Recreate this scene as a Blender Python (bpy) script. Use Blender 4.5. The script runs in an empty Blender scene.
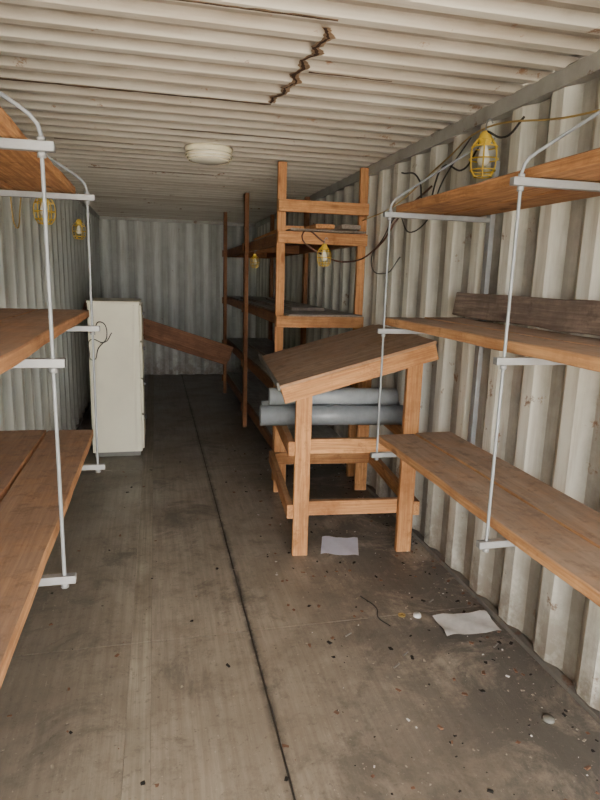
import bpy, bmesh, math, random
from mathutils import Vector, Matrix
random.seed(7)
D=bpy.data; C=bpy.context; col=C.scene.collection
XL,XR,YB,YF,H=-0.80,1.56,9.7,-1.9,2.39
# ---------------- helpers
def link(o,parent=None):
    col.objects.link(o)
    if parent: o.parent=parent
    return o
def empty(name,loc=(0,0,0),rz=0):
    e=D.objects.new(name,None); e.empty_display_size=.1
    e.location=loc; e.rotation_euler=(0,0,rz); return link(e)
def mesh_obj(name,bm,mat,parent=None,smooth=False):
    me=D.meshes.new(name); bm.normal_update(); bm.to_mesh(me); bm.free()
    if mat: me.materials.append(mat)
    if smooth:
        for p in me.polygons: p.use_smooth=True
    return link(D.objects.new(name,me),parent)
def box(name,c,s,mat,parent=None,rot=(0,0,0),bev=.003):
    bm=bmesh.new(); bmesh.ops.create_cube(bm,size=1)
    bmesh.ops.scale(bm,vec=Vector(s),verts=bm.verts)
    if bev>0:
        bmesh.ops.bevel(bm,geom=bm.edges[:],offset=min(bev,min(s)*.3),segments=2,affect='EDGES',profile=.5)
    o=mesh_obj(name,bm,mat,parent); o.location=c; o.rotation_euler=rot; return o
def rough_board(name,c,s,mat,parent=None,rot=(0,0,0),amp=.006):
    """long board (along Y) with slightly wandering, hand-sawn edges"""
    bm=bmesh.new(); n=28; rings=[]; w,l,t=s; a=b=q=0
    for i in range(n+1):
        a=a*.8+random.uniform(-amp,amp)*.6; b=b*.8+random.uniform(-amp,amp)*.6; q=q*.85+random.uniform(-.0015,.0015)
        y=-l/2+l*i/n; x0=-w/2+abs(a); x1=w/2-abs(b); c_=.004
        prof=[(x0+c_,-t/2),(x1-c_,-t/2),(x1,-t/2+c_),(x1,t/2-c_),(x1-c_,t/2),(x0+c_,t/2),(x0,t/2-c_),(x0,-t/2+c_)]
        rings.append([bm.verts.new((x,y,z+q)) for x,z in prof])
    for r0,r1 in zip(rings,rings[1:]):
        for i in range(8): bm.faces.new((r0[i],r0[(i+1)%8],r1[(i+1)%8],r1[i]))
    bm.faces.new(rings[0]); bm.faces.new(rings[-1][::-1])
    bmesh.ops.recalc_face_normals(bm,faces=bm.faces)
    o=mesh_obj(name,bm,mat,parent); o.location=c; o.rotation_euler=rot; return o
def tube(name,pts,r,mat,parent=None,smooth=False,cyclic=False):
    cu=D.curves.new(name,'CURVE'); cu.dimensions='3D'; cu.bevel_depth=r; cu.bevel_resolution=3; cu.use_fill_caps=True
    if smooth:
        sp=cu.splines.new('BEZIER'); sp.bezier_points.add(len(pts)-1)
        for b,p in zip(sp.bezier_points,pts):
            b.co=p; b.handle_left_type=b.handle_right_type='AUTO'
        sp.resolution_u=8
    else:
        sp=cu.splines.new('POLY'); sp.points.add(len(pts)-1)
        for b,p in zip(sp.points,pts): b.co=(*p,1)
    sp.use_cyclic_u=cyclic
    cu.materials.append(mat)
    return link(D.objects.new(name,cu),parent)
def lathe(name,prof,mat,parent=None,n=32,loc=(0,0,0),rot=(0,0,0)):
    bm=bmesh.new(); rings=[]
    for r,z in prof:
        rings.append([bm.verts.new((r*math.cos(2*math.pi*i/n),r*math.sin(2*math.pi*i/n),z)) for i in range(n)])
    for a,b in zip(rings,rings[1:]):
        for i in range(n): bm.faces.new((a[i],a[(i+1)%n],b[(i+1)%n],b[i]))
    if prof[0][0]>1e-4: bm.faces.new(rings[0][::-1])
    if prof[-1][0]>1e-4: bm.faces.new(rings[-1])
    bmesh.ops.remove_doubles(bm,verts=bm.verts,dist=1e-5)
    bmesh.ops.recalc_face_normals(bm,faces=bm.faces)
    o=mesh_obj(name,bm,mat,parent,True); o.location=loc; o.rotation_euler=rot
    return o
# ---------------- materials
class NT:
    def __init__(s,name):
        s.m=D.materials.new(name); s.m.use_nodes=True; s.t=s.m.node_tree; s.n=s.t.nodes; s.l=s.t.links
        s.b=s.n['Principled BSDF']
    def new(s,t,**k):
        x=s.n.new(t)
        for a,v in k.items(): setattr(x,a,v)
        return x
    def coords(s,scale=(1,1,1),kind='Object',rand=False):
        tc=s.new('ShaderNodeTexCoord'); mp=s.new('ShaderNodeMapping'); mp.inputs['Scale'].default_value=scale
        src=tc.outputs[kind]
        if rand:
            oi=s.new('ShaderNodeObjectInfo'); mu=s.new('ShaderNodeMath',operation='MULTIPLY'); mu.inputs[1].default_value=37
            s.l.new(oi.outputs['Random'],mu.inputs[0])
            va=s.new('ShaderNodeVectorMath',operation='ADD'); s.l.new(src,va.inputs[0]); s.l.new(mu.outputs[0],va.inputs[1]); src=va.outputs[0]
        s.l.new(src,mp.inputs[0]); return mp.outputs[0]
    def sep(s,v,i):
        x=s.new('ShaderNodeSeparateXYZ'); s.l.new(v,x.inputs[0]); return x.outputs[i]
    def maprange(s,f,a,b,c=0.,d=1.):
        m=s.new('ShaderNodeMapRange'); s.l.new(f,m.inputs[0])
        for i,x in enumerate((a,b,c,d)): m.inputs[i+1].default_value=x
        return m.outputs[0]
    def mul(s,a,b):
        m=s.new('ShaderNodeMath',operation='MULTIPLY')
        for i,x in enumerate((a,b)):
            if isinstance(x,(int,float)): m.inputs[i].default_value=x
            else: s.l.new(x,m.inputs[i])
        return m.outputs[0]
    def noise(s,v,scale,detail=6,rough=.6,dist=0):
        n=s.new('ShaderNodeTexNoise'); n.inputs['Scale'].default_value=scale; n.inputs['Detail'].default_value=detail
        n.inputs['Roughness'].default_value=rough; n.inputs['Distortion'].default_value=dist
        s.l.new(v,n.inputs['Vector']); return n.outputs['Fac']
    def ramp(s,f,stops):
        r=s.new('ShaderNodeValToRGB'); e=r.color_ramp.elements
        while len(e)<len(stops): e.new(.5)
        for x,(p,c) in zip(e,stops):
            x.position=p; x.color=(*c,1) if isinstance(c,tuple) else (c,c,c,1)
        s.l.new(f,r.inputs[0]); return r.outputs[0]
    def mix(s,f,a,b,mode='MIX'):
        m=s.new('ShaderNodeMix',data_type='RGBA',blend_type=mode)
        for sock,v in ((m.inputs[0],f),(m.inputs[6],a),(m.inputs[7],b)):
            if isinstance(v,(int,float)): sock.default_value=v
            elif isinstance(v,tuple): sock.default_value=(*v,1)
            else: s.l.new(v,sock)
        return m.outputs[2]
    def bump(s,f,st,dist=.01):
        b=s.new('ShaderNodeBump'); b.inputs['Strength'].default_value=st; b.inputs['Distance'].default_value=dist
        s.l.new(f,b.inputs['Height']); s.l.new(b.outputs[0],s.b.inputs['Normal'])
    def out(s,c,rough=.6,metal=0):
        if isinstance(c,tuple): s.b.inputs['Base Color'].default_value=(*c,1)
        else: s.l.new(c,s.b.inputs['Base Color'])
        if isinstance(rough,(int,float)): s.b.inputs['Roughness'].default_value=rough
        else: s.l.new(rough,s.b.inputs['Roughness'])
        s.b.inputs['Metallic'].default_value=metal
        return s.m
def plain(name,c,rough=.5,metal=0,var=.12):
    k=NT(name); v=k.coords(); f=k.noise(v,18)
    cc=k.mix(k.ramp(f,[(.35,0.),(.7,1.)]),c,tuple(x*(1-var*2) for x in c))
    return k.out(cc,rough,metal)
def wood(name,light,dark,axis,dust=.5,dustcol=(.30,.25,.20),dmin=.5):
    k=NT(name); sc=[9,9,9]; sc['XYZ'.index(axis)]=.6
    v=k.coords(tuple(sc),rand=True)
    g=k.noise(v,2.4,8,.65,.8)
    mid=tuple((x*.5+y*.5) for x,y in zip(light,dark))
    c=k.ramp(g,[(.30,mid),(.42,light),(.50,mid),(.56,light),(.64,tuple(x*.8 for x in light)),(.72,mid)])
    sc2=[60,60,60]; sc2['XYZ'.index(axis)]=2
    f=k.noise(k.coords(tuple(sc2),rand=True),1.5,3)
    c=k.mix(k.ramp(f,[(.4,.5),(.6,0.)]),c,tuple(x*.65 for x in dark))
    vo=k.new('ShaderNodeTexVoronoi'); vo.inputs['Scale'].default_value=1.0
    sk=[7,7,7]; sk['XYZ'.index(axis)]=3.0
    k.l.new(k.coords(tuple(sk),rand=True),vo.inputs['Vector'])
    c=k.mix(k.ramp(vo.outputs['Distance'],[(.07,.9),(.15,0.)]),c,tuple(x*.45 for x in dark))
    st=k.noise(k.coords((3,3,3),rand=True),1.2,6,.7)
    c=k.mix(k.ramp(st,[(.46,0.),(.66,.65)]),c,tuple(x*.65 for x in dark))
    st2=k.noise(k.coords((1,1,1),rand=True),13,8,.75)
    c=k.mix(k.ramp(st2,[(.55,0.),(.68,.6)]),c,tuple(x*.45 for x in dark))
    oi=k.new('ShaderNodeObjectInfo')
    c=k.mix(k.maprange(oi.outputs['Random'],0,1,0,.35),c,tuple(x*.8 for x in dark))
    ge=k.new('ShaderNodeNewGeometry')
    up=k.ramp(k.sep(ge.outputs['Normal'],2),[(.6,0.),(.95,1.)])
    dn=k.ramp(k.noise(k.coords((4,4,4),rand=True),1.4,8,.7),[(.35,dust*dmin),(.55,dust)])
    m=k.mix(1.0,up,dn,'MULTIPLY')
    dg=k.mix(k.ramp(g,[(.38,0.),(.58,.7)]),dustcol,tuple(x*.62 for x in dustcol))
    dg=k.mix(k.ramp(st2,[(.50,0.),(.64,.65)]),dg,tuple(x*.42 for x in dustcol))
    c=k.mix(m,c,dg)
    k.bump(f,.35,.006)
    return k.out(c,.8)
def wood3(name,l,d,**kw): return {a:wood(name+'_'+a,l,d,a,**kw) for a in 'XYZ'}
W_SH=wood3('shelf_wood',(.74,.43,.20),(.42,.18,.07),dust=.95,dustcol=(.37,.285,.225),dmin=.7)
W_SL=wood3('left_shelf_wood',(.72,.40,.19),(.40,.17,.07),dust=.9,dustcol=(.35,.235,.165),dmin=.6)
W_UP=wood3('rough_sawn_wood',(.62,.31,.12),(.26,.10,.035),dust=.9,dustcol=(.33,.25,.2))
W_OR=wood3('fir_lumber',(.74,.39,.165),(.42,.165,.055),dust=.5,dustcol=(.44,.31,.21))
W_TT=wood3('table_top_wood',(.60,.37,.21),(.34,.17,.085),dust=.9,dustcol=(.47,.35,.27),dmin=.6)
W_RK=wood3('rack_lumber',(.36,.165,.07),(.18,.065,.025),dust=.4)
W_GR=wood3('grey_plywood',(.33,.28,.24),(.19,.15,.12),dust=.85,dustcol=(.50,.50,.49))
W_OLD=wood3('weathered_wood',(.36,.28,.23),(.15,.11,.09),dust=.3)
W_PK=wood3('plank_wood',(.30,.14,.075),(.13,.055,.028),dust=.2)

def paint(name,base,dirt,rust,streak,dirtamt=.6,rustlo=.63,groove=None,gcol=(.2,.18,.15),low=False,rough=.5):
    k=NT(name); v=k.coords()
    c=k.mix(k.ramp(k.noise(v,1.3,6),[(.35,0.),(.7,.5)]),base,tuple(x*.8 for x in base))
    f=k.noise(k.coords(streak),1.0,7,.65)
    c=k.mix(k.ramp(f,[(.44,0.),(.68,dirtamt)]),c,dirt)
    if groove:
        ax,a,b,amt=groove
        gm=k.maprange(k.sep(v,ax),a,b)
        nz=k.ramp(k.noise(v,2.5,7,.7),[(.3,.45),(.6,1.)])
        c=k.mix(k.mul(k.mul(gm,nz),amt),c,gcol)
    r=k.noise(v,6.5,9,.72)
    c=k.mix(k.ramp(r,[(rustlo,0.),(rustlo+.05,.9)]),c,rust)
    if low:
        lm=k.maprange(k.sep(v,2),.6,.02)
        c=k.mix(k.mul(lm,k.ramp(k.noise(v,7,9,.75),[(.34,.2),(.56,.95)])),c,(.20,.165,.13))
    k.bump(k.noise(v,40,3),.08,.004)
    return k.out(c,rough)
RU=(.20,.11,.06)
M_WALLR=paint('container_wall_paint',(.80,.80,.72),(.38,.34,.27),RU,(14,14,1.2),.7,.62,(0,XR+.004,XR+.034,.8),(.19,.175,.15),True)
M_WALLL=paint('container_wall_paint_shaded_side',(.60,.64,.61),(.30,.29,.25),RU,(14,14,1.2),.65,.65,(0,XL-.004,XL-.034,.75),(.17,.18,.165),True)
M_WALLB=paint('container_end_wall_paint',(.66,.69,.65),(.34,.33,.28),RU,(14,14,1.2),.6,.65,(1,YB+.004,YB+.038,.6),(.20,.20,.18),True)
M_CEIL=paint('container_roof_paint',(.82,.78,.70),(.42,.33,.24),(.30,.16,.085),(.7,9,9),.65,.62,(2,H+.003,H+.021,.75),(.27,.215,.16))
M_RAIL=paint('rail_paint',(.42,.42,.39),(.23,.20,.165),(.18,.10,.06),(3,3,3),.7,.60)
M_BASE=paint('dirty_base_rail',(.17,.155,.135),(.09,.08,.07),(.14,.08,.05),(3,3,3),.9,.55,rough=.95)
M_GALV=plain('galvanised_steel',(.30,.31,.32),.5,.25,.12)
M_ROD=plain('zinc_rod',(.28,.30,.32),.5,.25,.1)
M_RUST=plain('rusted_seam',(.07,.03,.015),.9,0,.3)
M_RUST2=plain('rust_stain',(.40,.27,.17),.9,0,.3)
M_CAB=paint('cabinet_enamel',(.80,.77,.62),(.57,.54,.42),(.3,.25,.18),(2,2,2),.4,.72)
M_CABD=plain('cabinet_shadow_gap',(.20,.20,.18),.6)
M_YEL=plain('yellow_plastic',(.80,.54,.05),.45)
M_BLK=plain('black_cable',(.02,.02,.02),.5)
M_BRC=plain('brown_cable',(.12,.05,.03),.5)
M_YC=plain('yellow_cord',(.45,.30,.08),.5)
M_PIPE=plain('grey_pvc',(.25,.275,.30),.35,0,.1)
M_PIPE2=plain('light_grey_pvc',(.38,.41,.43),.35,0,.1)
M_PAP=plain('paper',(.74,.74,.88),.7,0,.04)
M_PAP2=plain('paper_white',(.74,.74,.74),.7,0,.12)
M_CREAM=plain('cream_plastic',(.90,.83,.60),.4,0,.06)
M_GREYM=plain('grey_metal',(.25,.25,.25),.5,.4)
k=NT('lamp_glass'); M_GLASS=k.out((.90,.87,.74),.15); 
# floor
k=NT('container_floor_plywood'); v=k.coords()
c=k.ramp(k.noise(v,1.1,8,.62,.3),[(.28,(.17,.145,.115)),(.48,(.325,.28,.225)),(.7,(.44,.385,.315))])
g=k.noise(k.coords((26,1.0,1)),1.6,8,.7)
c=k.mix(k.ramp(g,[(.4,.45),(.6,0.)]),c,(.17,.14,.11))
c=k.mix(k.ramp(k.noise(v,5.5,10,.8),[(.50,0.),(.66,.6)]),c,(.115,.10,.083))
c=k.mix(k.ramp(k.noise(v,2.1,10,.75,.6),[(.53,0.),(.62,.65)]),c,(.09,.08,.068))
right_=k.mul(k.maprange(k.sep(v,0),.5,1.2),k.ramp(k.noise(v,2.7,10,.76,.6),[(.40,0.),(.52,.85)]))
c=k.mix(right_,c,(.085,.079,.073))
far_shade=k.mul(k.maprange(k.sep(v,1),3.2,7.0),.55)  # dimness of the back end put into the floor colour
c=k.mix(far_shade,c,(.105,.093,.078))
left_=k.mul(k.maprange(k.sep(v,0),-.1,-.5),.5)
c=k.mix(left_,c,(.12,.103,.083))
sm=k.new('ShaderNodeMath',operation='ABSOLUTE'); sb=k.new('ShaderNodeMath',operation='SUBTRACT'); k.l.new(k.sep(v,0),sb.inputs[0]); sb.inputs[1].default_value=.388; k.l.new(sb.outputs[0],sm.inputs[0])
c=k.mix(k.mul(k.maprange(sm.outputs[0],.028,.004),k.ramp(k.noise(v,9,8,.75),[(.40,.1),(.55,.95)])),c,(.06,.053,.045))
sc1=k.noise(k.coords((60,6,1)),1.5,8,.8,1.5); sc2=k.noise(k.coords((8,50,1)),1.5,8,.8,1.5)
c=k.mix(k.ramp(sc1,[(.60,0.),(.68,.45)]),c,(.50,.44,.37))
c=k.mix(k.ramp(sc2,[(.62,0.),(.69,.4)]),c,(.10,.085,.07))
c=k.mix(k.ramp(k.noise(v,34,6,.8),[(.58,0.),(.66,.7)]),c,(.085,.074,.062))
c=k.mix(k.ramp(k.noise(v,47,5,.75),[(.63,0.),(.69,.6)]),c,(.54,.49,.42))
k.bump(k.noise(v,30,8,.75),.35,.005)
M_FLOOR=k.out(c,k.ramp(k.noise(v,2,5),[(.3,.35),(.7,.65)]))
k=NT('worn_floor_strip'); v=k.coords()
c=k.ramp(k.noise(v,3,8,.7),[(.3,(.24,.205,.16)),(.5,(.38,.335,.27)),(.7,(.48,.43,.35))])
g=k.noise(k.coords((45,1.0,1)),1.4,6)
c=k.mix(k.ramp(g,[(.4,.5),(.6,0.)]),c,(.17,.145,.115))
c=k.mix(k.ramp(k.noise(v,30,6,.75),[(.55,0.),(.66,.6)]),c,(.12,.105,.09))
c=k.mix(k.mul(k.maprange(k.sep(v,1),3.2,6.0),.6),c,(.12,.105,.088))  # strip colour also darkened with distance, to follow the light falloff
M_STRIP=k.out(c,.7)
M_DARK=plain('dark_gap',(.02,.018,.015),.9)
M_SEAM=plain('filled_seam',(.07,.06,.05),.9)
k=NT('yard_gravel'); v=k.coords(); M_GROUND=k.out(k.ramp(k.noise(v,4,8),[(.3,(.48,.44,.37)),(.7,(.64,.59,.51))]),.9)

# ---------------- shell
def trap(t,period,depth,f=(.26,.24)):
    u=(t/period)%1.0; a,b=f
    s=(1-2*a)/2
    if u<a: return 0
    if u<a+s: return depth*(u-a)/s
    if u<2*a+s: return depth
    return depth*(1-(u-2*a-s)/s)
def knots(t0,t1,period,a=.26):
    s=(1-2*a)/2; ts=[]; n=math.floor(t0/period)
    while n*period<t1:
        for u in (0,a,a+s,2*a+s):
            t=(n+u)*period
            if t0<t<t1: ts.append(t)
        n+=1
    return [t0]+ts+[t1]
def corr(name,fn,t0,t1,period,depth,mat):
    bm=bmesh.new(); prev=None
    for t in knots(t0,t1,period):
        p,q=fn(t,trap(t,period,depth)); a=bm.verts.new(p); b=bm.verts.new(q)
        if prev: bm.faces.new((prev[0],a,b,prev[1]))
        prev=(a,b)
    return mesh_obj(name,bm,mat)
P=.278
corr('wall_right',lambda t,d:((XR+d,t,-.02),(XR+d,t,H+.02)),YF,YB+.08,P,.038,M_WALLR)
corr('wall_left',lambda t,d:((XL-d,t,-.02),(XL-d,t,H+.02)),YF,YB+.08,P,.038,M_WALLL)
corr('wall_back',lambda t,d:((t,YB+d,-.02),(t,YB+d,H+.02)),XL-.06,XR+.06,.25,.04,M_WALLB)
CP,CD=.17,.024
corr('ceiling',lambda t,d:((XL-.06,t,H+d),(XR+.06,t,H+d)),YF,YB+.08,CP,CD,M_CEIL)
box('trim_1',(XR+.015,(YB+YF)/2,H-.03),(.06,YB-YF,.07),M_RAIL)
box('trim_2',(XL-.015,(YB+YF)/2,H-.03),(.06,YB-YF,.07),M_RAIL)
box('trim_3',((XL+XR)/2,YB+.02,H-.02),(XR-XL,.06,.05),M_RAIL)
box('baseboard_right',(XR+.01,(YB+YF)/2,.012),(.04,YB-YF,.024),M_BASE)
box('baseboard_left',(XL-.01,(YB+YF)/2,.012),(.04,YB-YF,.024),M_BASE)
bm=bmesh.new()
def addbox(bm,x0,x1,y0,y1,z0,z1,mi=0):
    r=bmesh.ops.create_cube(bm,size=1); vs=r['verts']
    bmesh.ops.scale(bm,vec=(x1-x0,y1-y0,z1-z0),verts=vs); bmesh.ops.translate(bm,vec=((x0+x1)/2,(y0+y1)/2,(z0+z1)/2),verts=vs)
    for f in {f for v in vs for f in v.link_faces}: f.material_index=mi
cxm=.388; ys=[YF,0.0,2.43,4.87,7.31,YB+.05]
xs=[XL-.05,-.13,-.045,cxm,XR+.05]
for i in range(len(ys)-1):
    for j in range(len(xs)-1):
        gl=.009 if j==3 else .0008; gr=.009 if j==2 else .0008
        addbox(bm,xs[j]+gl/2,xs[j+1]-gr/2,ys[i]+.0028,ys[i+1]-.0028,-.028,0,2 if j==1 else 0)
addbox(bm,XL-.05,XR+.05,YF,YB+.05,-.06,-.008,1)
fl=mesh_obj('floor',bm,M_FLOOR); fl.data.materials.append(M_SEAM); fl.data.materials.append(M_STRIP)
bm=bmesh.new(); addbox(bm,-40,40,-60,YF-.01,-.5,-.12); mesh_obj('ground',bm,M_GROUND)
e=empty('trim_4')
def ribbon(name,path,w,axis,mat,parent,lo=.4,hi=1.4):
    bm=bmesh.new(); prev=None; q=1
    for p in path:
        q=q*.6+.4*random.uniform(lo,hi); ww=w*q
        o=Vector((ww,0,0)) if axis=='X' else Vector((0,ww,0))
        a=bm.verts.new(Vector(p)-o); b=bm.verts.new(Vector(p)+o)
        if prev: bm.faces.new((prev[0],a,b,prev[1]))
        prev=(a,b)
    return mesh_obj(name,bm,mat,parent)
key=[(.565,2.12),(.60,2.20),(.575,2.30),(.60,2.36),(.56,2.44),(.59,2.52),(.565,2.62),(.60,2.70),(.57,2.80),(.58,2.88),(.545,2.95),(.555,3.06)]
pts=[]
for (xa,ya),(xb,yb) in zip(key,key[1:]):
    for i in range(7):
        t=i/7; pts.append((xa+(xb-xa)*t+random.uniform(-.004,.004),ya+(yb-ya)*t,H-.006))
ribbon('crack',pts,.007,'X',M_RUST,e,.3,1.7)
ribbon('crack_rust',[(p[0]+.004,p[1],H-.003) for p in pts],.018,'X',M_RUST2,e,.2,1.6)
for yy,x0,x1,w in ((2.12,-.25,.6,.004),(3.06,-.7,.58,.006),(3.75,.1,.9,.003),(5.3,-.5,.5,.005),(2.6,.62,1.0,.003),(1.6,-.2,.5,.002),(4.3,-.6,-.1,.003)):
    yb=round(yy/CP)*CP+.02; 
    for nm,ww,zz,m in (('rust_line',w,.004,M_RUST),('rust_halo',w*3,.002,M_RUST2)):
        pts=[]; x=x0
        while x<x1: pts.append((x,yb+random.uniform(-.003,.003),H-zz)); x+=.03
        ribbon(nm,pts,ww,'Y',m,e,.1,1.3)

# ---------------- hanging shelf units
LV=(.745,1.35,1.875)
def hang(side):
    e=empty('hanging_shelf_rack')
    wall=XR if side>0 else XL
    s=side
    rodx=1.04 if s>0 else -.26
    fe=1.10 if s>0 else -.31
    for yi,Y in enumerate((.62,1.64,2.66)):
        box('upright_%d'%yi,(wall-s*.014,Y,1.35),(.025,.04,1.55),M_GALV,e)
        tube('rod_%d'%yi,[(rodx,Y,LV[0]-.03),(rodx,Y,1.89),(rodx+s*.006,Y,1.912),(rodx+s*.022,Y,1.932),(rodx+s*.05,Y,1.952),(wall-s*.10,Y,2.19),(wall-s*.03,Y,2.225)],.0052,M_ROD,e)
        for li,z in enumerate(LV):
            a,b=rodx-s*.03,wall-s*.02
            box('arm_%d_%d'%(yi,li),((a+b)/2,Y,z-.012),(abs(b-a),.025,.023),M_GALV,e,bev=.002)
            lathe('nut',[(.011,0),(.011,.012),(.009,.014)],M_GALV,e,6,(rodx,Y,z-.038))
            if li==2: lathe('nut',[(.011,0),(.011,.010)],M_GALV,e,6,(rodx,Y,z))
    y0=.25
    for li,z in enumerate(LV):
        y1=(2.84,2.84,2.74)[li] if s>0 else (3.12,3.12,2.80)[li]
        th=.038 
        d=abs(wall-s*.03-fe); n=2
        w=d/n
        for i in range(n):
            cx=fe+s*(w*(i+.5)); 
            m=W_UP if li==2 else (W_SH if s>0 else W_SL)
            rough_board('board_%d_%d'%(li,i),(cx,(y0+y1)/2+random.uniform(-.02,.02),z+th/2+.002+random.uniform(0,.003)),(w-.008,y1-y0,th),m['Y'],e,rot=(0,random.uniform(-.006,.006),random.uniform(-.002,.002)),amp=.012 if li==2 else .004)
    return e
hr=hang(1); hang(-1)
rough_board('weathered_board',(XR-.062,1.76,LV[1]+.045+.066),(.125,2.15,.030),W_OLD['Y'],hr,rot=(0,math.radians(98),0),amp=.006)

# ---------------- wooden storage rack
e=empty('wooden_storage_rack')
RX0,RX1=.90,1.52
RY=(4.45,6.2,8.1)
for i,Y in enumerate(RY):
    box('front_post_%d'%i,(RX0,Y,H/2-.005),(.062 if i==0 else .04,.04 if i==0 else .088,H-.01),W_OR['Z'] if i==0 else W_RK['Z'],e)
    box('back_post_%d'%i,(RX1,Y,H/2-.005),(.062 if i==0 else .04,.04 if i==0 else .088,H-.01),W_OR['Z'] if i==0 else W_RK['Z'],e)
    for j,z in enumerate((2.08,1.86,1.25,.68,.2)):
        if j==0 and i>0: continue
        box('rung_%d_%d'%(i,j),((RX0+RX1)/2,Y-.04 if i==0 else Y+.066,z),(RX1-RX0+.06,.038,.085),W_OR['X'] if i==0 else W_RK['X'],e)
for j,z in enumerate((1.86,1.25,.68,.2)):
    zz=z+.0435
    box('front_rail_%d'%j,(RX0+.042,6.35,z),(.036,3.75,.085),W_RK['Y'],e)
    box('back_rail_%d'%j,(RX1-.042,6.35,z),(.036,3.75,.085),W_RK['Y'],e)
    box('shelf_panel_%d'%j,((RX0+RX1)/2+.02,6.3,zz+.008),(RX1-RX0-.05,3.95,.014),W_GR['Y'],e)
for i,(x,y,z,l,a,m) in enumerate(((1.15,5.2,1.935,1.9,.03,'O'),(1.02,5.3,1.93,1.7,-.02,'O'),(1.2,6.6,1.93,2.,.0,'O'),(1.35,5.1,1.93,1.9,-.01,'G'),(1.1,6,1.32,2.4,.04,'G'),(1.3,5.9,1.32,2.2,-.02,'G'),(1.2,6.2,.75,2.2,.03,'G'))):
    box('stored_board_%d'%i,(x,y,z),(.14,l,.03),W_OR['Y'] if m=='O' else W_GR['Y'],e,rot=(0,0,a))

# ---------------- slanted work table
T=empty('slanted_work_table',(.784,3.14,0),math.radians(-5.0))
LW=.62; LD=1.05; sl=math.atan(.295)
zb=lambda x:.905+.295*(x+.11)
for i,(x,y) in enumerate(((0,0),(LW,0),(0,LD),(LW,LD))):
    h=zb(x)+.03
    box('leg_%d'%i,(x,y,h/2),(.088,.042,h),W_OR['Z'],T)
for y,i in ((.041,0),(LD-.041,1)):
    box('stretcher_low_%d'%i,(LW/2,y,.27),(LW+.085,.038,.085),W_OR['X'],T)
    box('stretcher_high_%d'%i,(LW/2,y,.64),(LW+.085,.038,.085),W_OR['X'],T)
for x,i in ((-.063,0),(LW+.063,1)):
    box('side_rail_low_%d'%i,(x,LD/2,.27),(.036,LD+.04,.085),W_OR['Y'],T)
    box('side_rail_high_%d'%i,(x,LD/2,.64),(.036,LD+.04,.085),W_OR['Y'],T)
cxl=(-.11+.735)/2; L=.845/math.cos(sl)
def slab(name,y,thick,w,off,mat,l=L):
    cz_=zb(cxl)+off*math.cos(sl); cx_=cxl-off*math.sin(sl)
    return box(name,(cx_,y,cz_),(l,w,thick),mat,T,rot=(0,-sl,0))
slab('fascia_front',-.045,.088,.038,.044,W_OR['X'])
slab('fascia_back',LD+.045,.088,.038,.044,W_OR['X'])
for i in range(3):
    wv=(LD+.17)/3
    slab('top_board_%d'%i,-.07+wv*(i+.5)-.005,.018,wv-.003,.098,W_TT['X'],L+.01)
for x,nm in ((-.095,'end_low'),(.715,'end_high')):
    box(nm,(x,LD/2,zb(x)+.046),(.036,LD+.05,.08),W_OR['Y'],T,rot=(0,-sl,0))
box('stop_strip',(-.152,LD/2,zb(-.11)+.098),(.014,LD+.18,.045),M_CABD,T,rot=(0,-sl,0))
def pipe(name,y,z,r,x0,x1,mat):
    pr=[(r*.82,0),(r*.82,x1-x0),(r,x1-x0),(r,0),(r*.82,0)]
    th=math.radians(-5.0)
    o=lathe(name,pr,mat,None,40)
    wx=.784+x0*math.cos(th)-y*math.sin(th); wy=3.14+x0*math.sin(th)+y*math.cos(th)
    o.matrix_world=Matrix.Translation((wx,wy,z))@Matrix.Rotation(th,4,'Z')@Matrix.Rotation(math.pi/2,4,'Y')
    return o
pipe('plastic_pipe',.36,.6825+.062,.062,-.21,.70,M_PIPE)
pipe('plastic_pipe',.50,.6825+.062,.062,-.19,.70,M_PIPE2)
pipe('plastic_pipe',.43,.6825+.165,.055,-.15,.66,M_PIPE2)

# ---------------- filing cabinet
F=empty('filing_cabinet')
x0,x1,y0,y1,h=-.55,-.135,5.25,5.9,1.33
box('body',((x0+x1)/2,(y0+y1)/2,h/2+.02),(x1-x0,y1-y0,h-.04),M_CAB,F,bev=.008)
box('plinth',((x0+x1)/2,(y0+y1)/2,.02),(x1-x0-.03,y1-y0-.03,.04),M_CABD,F)
box('top_lip',((x0+x1)/2,(y0+y1)/2,h),(x1-x0+.008,y1-y0+.008,.02),M_CAB,F,bev=.004)
for x in (x0+.02,x1-.05):
    box('back_flange',(x,y0-.004,h/2+.02),(.018,.008,h-.08),M_CAB,F)
for i in range(4):
    z=.06+.315*i
    box('drawer_%d'%i,(x1+.009,(y0+y1)/2,z+.155),(.018,y1-y0-.03,.30),M_CAB,F,bev=.004)
    box('drawer_handle_%d'%i,(x1+.026,(y0+y1)/2,z+.22),(.02,.12,.02),M_GREYM,F)
yw=y0-.015
tube('hanging_wire',[(-.50,yw,1.10),(-.45,yw,1.17),(-.40,yw,1.05),(-.47,yw,.95),(-.52,yw,.85),(-.545,yw,.92),(-.53,yw,1.02),(-.42,yw,1.0),(-.36,yw,1.08)],.004,M_BLK,F,True)
# ---------------- leaning planks (propped on a post behind the cabinet)
e=empty('leaning_plank')
for i,(a,b) in enumerate(((Vector((-.76,6.9,1.20)),Vector((.84,6.9,.69))),(Vector((-.70,7.15,1.10)),Vector((.84,7.15,.60))))):
    c_=(a+b)/2; ang=math.atan2(a.z-b.z,b.x-a.x)
    box('plank_%d'%i,c_,((b-a).length,.038,.17),W_PK['X'],e,rot=(0,ang,0))
box('prop_post',(-.45,7.02,.56),(.088,.2,1.12),W_PK['Z'],e)

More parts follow.
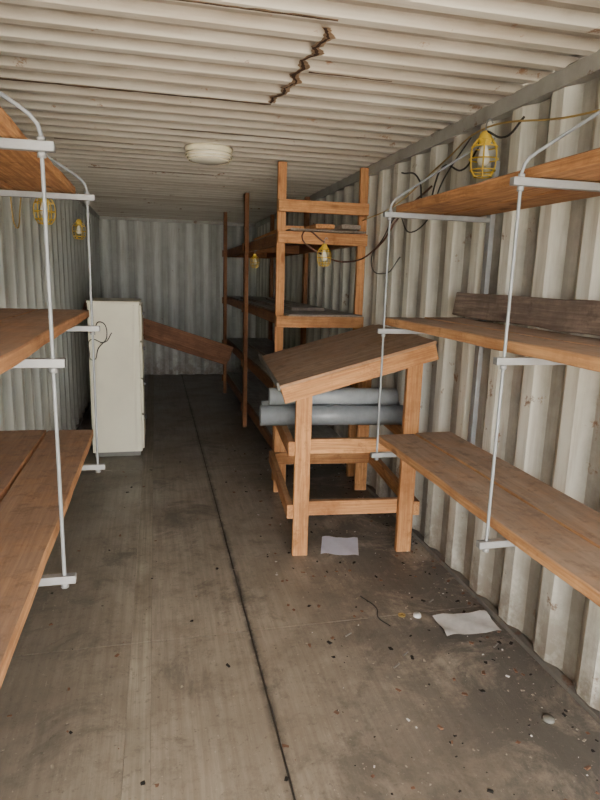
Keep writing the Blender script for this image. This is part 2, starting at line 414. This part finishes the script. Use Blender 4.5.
# ---------------- ceiling light
L_=empty('ceiling_light',(.36,4.22,H))
lathe('base',[(.0,0),(.155,0),(.158,-.012),(.15,-.03),(.12,-.035)][::-1],M_CREAM,L_,40)
lathe('lens',[(.0,-.095),(.08,-.093),(.125,-.08),(.145,-.055),(.148,-.034),(.12,-.03)],M_GLASS,L_,40)
for zz,r in ((-.045,.152),(-.062,.146),(-.078,.133)):
    tube('rib',[(r*math.cos(t*math.pi/16),r*math.sin(t*math.pi/16),zz) for t in range(32)],.005,M_CREAM,L_,cyclic=True)

# ---------------- caged work lights
def worklight(loc,s=1.0,rot=(0,0,0)):
    e=empty('caged_work_light',loc); e.rotation_euler=rot; e.scale=(s,s,s)
    prof=[(.034,.0),(.054,-.03),(.060,-.08),(.053,-.125),(.036,-.15)]
    for r,z in prof: tube('ring',[(r*math.cos(t*math.pi/12),r*math.sin(t*math.pi/12),z) for t in range(24)],.0030,M_YEL,e,cyclic=True)
    for i in range(6):
        t=i*math.pi/3; tube('wire',[(r*math.cos(t),r*math.sin(t),z) for r,z in prof],.0030,M_YEL,e,True)
    lathe('socket',[(.0,.035),(.014,.035),(.024,.02),(.030,.0),(.026,-.01),(.022,-.02),(0,-.02)],M_YEL,e,20)
    lathe('bulb',[(.012,-.02),(.016,-.035),(.026,-.07),(.028,-.085),(.020,-.102),(.0,-.11)],M_GLASS,e,20)
    tube('hook',[(0,0,.035),(0,0,.06),(.015,0,.085),(.03,0,.07)],.003,M_GALV,e,True)
    return e
worklight((1.46,2.62,2.205),1.05)
worklight((-.70,4.4,2.04),1.1)
worklight((-.70,6.3,2.03),1.0)
worklight((1.20,4.33,1.79),.85)
worklight((.83,5.2,1.74),.62)
tube('yellow_extension_cord',[(XR-.01,-.5,2.22),(XR-.02,.6,2.2),(XR-.02,1.6,2.17),(XR-.03,2.1,2.19),(1.47,2.62,2.26),(XR-.02,3.2,2.21),(XR-.02,3.9,2.05),(1.50,4.38,2.0)],.004,M_YC,None,True)
tube('black_power_cord',[(XR-.02,2.45,2.27),(1.5,2.52,2.20),(1.46,2.62,2.24),(1.52,2.8,2.20),(XR-.01,3.0,2.14),(1.52,3.15,2.18),(1.5,3.3,1.98),(1.5,3.4,2.14),(XR-.01,3.8,2.25)],.005,M_BLK,None,True)
tube('black_power_cord',[(XR-.02,2.9,2.28),(1.5,3.1,2.1),(1.52,3.3,1.92),(1.5,3.5,1.86),(1.52,3.75,1.98),(1.52,4.0,1.85),(1.5,4.15,1.70),(1.52,3.9,1.62),(1.53,3.7,1.72)],.004,M_BLK,None,True)
tube('brown_power_cord',[(1.20,4.33,1.83),(1.05,4.36,1.90),(1.25,4.36,1.72),(1.4,4.34,1.70),(1.5,4.1,1.78),(1.52,3.7,1.98),(1.53,3.3,2.1)],.006,M_BRC,None,True)
tube('hanging_yellow_cord',[(-.70,4.4,2.11),(-.72,4.2,2.25),(-.74,3.9,2.0),(-.74,3.7,1.8),(-.75,3.6,2.1),(-.76,3.2,2.2)],.004,M_YC,None,True)

# ---------------- papers and debris
def paper(loc,w,l,rz,mat):
    bm=bmesh.new(); n=10; g=[[bm.verts.new(((i/n-.5)*w,(j/n-.5)*l,.004+.016*max(0,math.sin(i*.9+j*.6))*(abs(i/n-.5)+.15)+random.uniform(0,.002))) for j in range(n+1)] for i in range(n+1)]
    for i in range(n):
        for j in range(n): bm.faces.new((g[i][j],g[i+1][j],g[i+1][j+1],g[i][j+1]))
    o=mesh_obj('paper_sheet',bm,mat,None,True); o.location=loc; o.rotation_euler=(0,0,rz); return o
paper((1.045,3.19,.002),.22,.24,-.3,M_PAP)
paper((1.39,2.29,.002),.27,.17,-.05,M_PAP2)
bm=bmesh.new()
for i in range(1000):
    x=random.uniform(XL+.1,XR-.05); y=random.uniform(1.2,5.5)
    q=random.random()
    if q<.5: x=random.uniform(.6,XR-.04)
    elif q<.75: x=XR-.03-abs(random.gauss(0,.10))
    s_=random.choice((.003,.003,.004,.005,.007,.011))
    r=bmesh.ops.create_cube(bm,size=1); vs=r['verts']
    bmesh.ops.scale(bm,vec=(s_*random.uniform(.5,2.2),s_,s_*.3),verts=vs)
    for vv in vs: vv.co.x+=random.uniform(-.3,.3)*s_; vv.co.y+=random.uniform(-.3,.3)*s_
    bmesh.ops.rotate(bm,cent=(0,0,0),matrix=Matrix.Rotation(random.uniform(0,3.1),3,'Z'),verts=vs)
    bmesh.ops.translate(bm,vec=(x,y,s_*.15),verts=vs)
    mi=random.choice((0,0,0,1,1,1,2)) if x>.6 else random.choice((0,1,1,3))
    if s_>.01: mi=random.choice((0,3))
    for f in {f for v in vs for f in v.link_faces}: f.material_index=mi
o=mesh_obj('floor_debris',bm,M_DARK); o.data.materials.append(M_STRIP); o.data.materials.append(M_PAP2); o.data.materials.append(W_PK['X'])
lathe('bottle_cap',[(0,.012),(.018,.012),(.021,.006),(.022,0)],M_CABD,None,20,(1.38,1.66,.001))
lathe('rubber_ring',[(.014,0),(.014,.004),(.018,.004),(.018,0),(.014,0)],M_YC,None,24,(1.12,2.42,.001))
lathe('bottle_cap',[(0,.012),(.018,.012),(.02,0)],M_PAP2,None,20,(1.19,2.40,.001))
for p in ((.93,2.05),(1.0,2.12),(.80,2.3),(1.3,2.5),(1.42,2.1)):
    tube('wood_screw',[(p[0],p[1],.005),(p[0]+.03,p[1]+.02,.005),(p[0]+.032,p[1]+.021,.005)],.003,M_GREYM)
tube('wire_scrap',[(.98,2.62,.004),(1.02,2.5,.004),(1.0,2.42,.004),(1.03,2.34,.004)],.003,M_BLK,None,True)

# ---------------- camera
Fv=Vector((-145,-126,600)).normalized()
Vd=Vector((-84,3040,600)); Dn=(Vd-Vd.dot(Fv)*Fv).normalized()
Xc=Dn.cross(Fv).normalized()
if Xc.x<0: Xc=-Xc
right=Vector((Xc[0],Fv[0],-Dn[0])); down=Vector((Xc[1],Fv[1],-Dn[1])); fwd=Vector((Xc[2],Fv[2],-Dn[2]))
cam=D.cameras.new('camera'); cam.sensor_fit='VERTICAL'; cam.sensor_height=24; cam.lens=18; cam.clip_start=.02
co=link(D.objects.new('camera',cam))
M=Matrix((right,-down,-fwd)).transposed().to_4x4(); M.translation=(0,0,1.57); co.matrix_world=M
C.scene.camera=co
# ---------------- light
w=D.worlds.new('sky'); C.scene.world=w; w.use_nodes=True
bg=w.node_tree.nodes['Background']; bg.inputs[0].default_value=(1,.975,.935,1); bg.inputs[1].default_value=20
s=D.lights.new('sun','SUN'); s.energy=54; s.angle=.01; s.color=(1,.94,.84)
so=link(D.objects.new('sun',s)); so.rotation_euler=(math.radians(35),math.radians(-35),0)
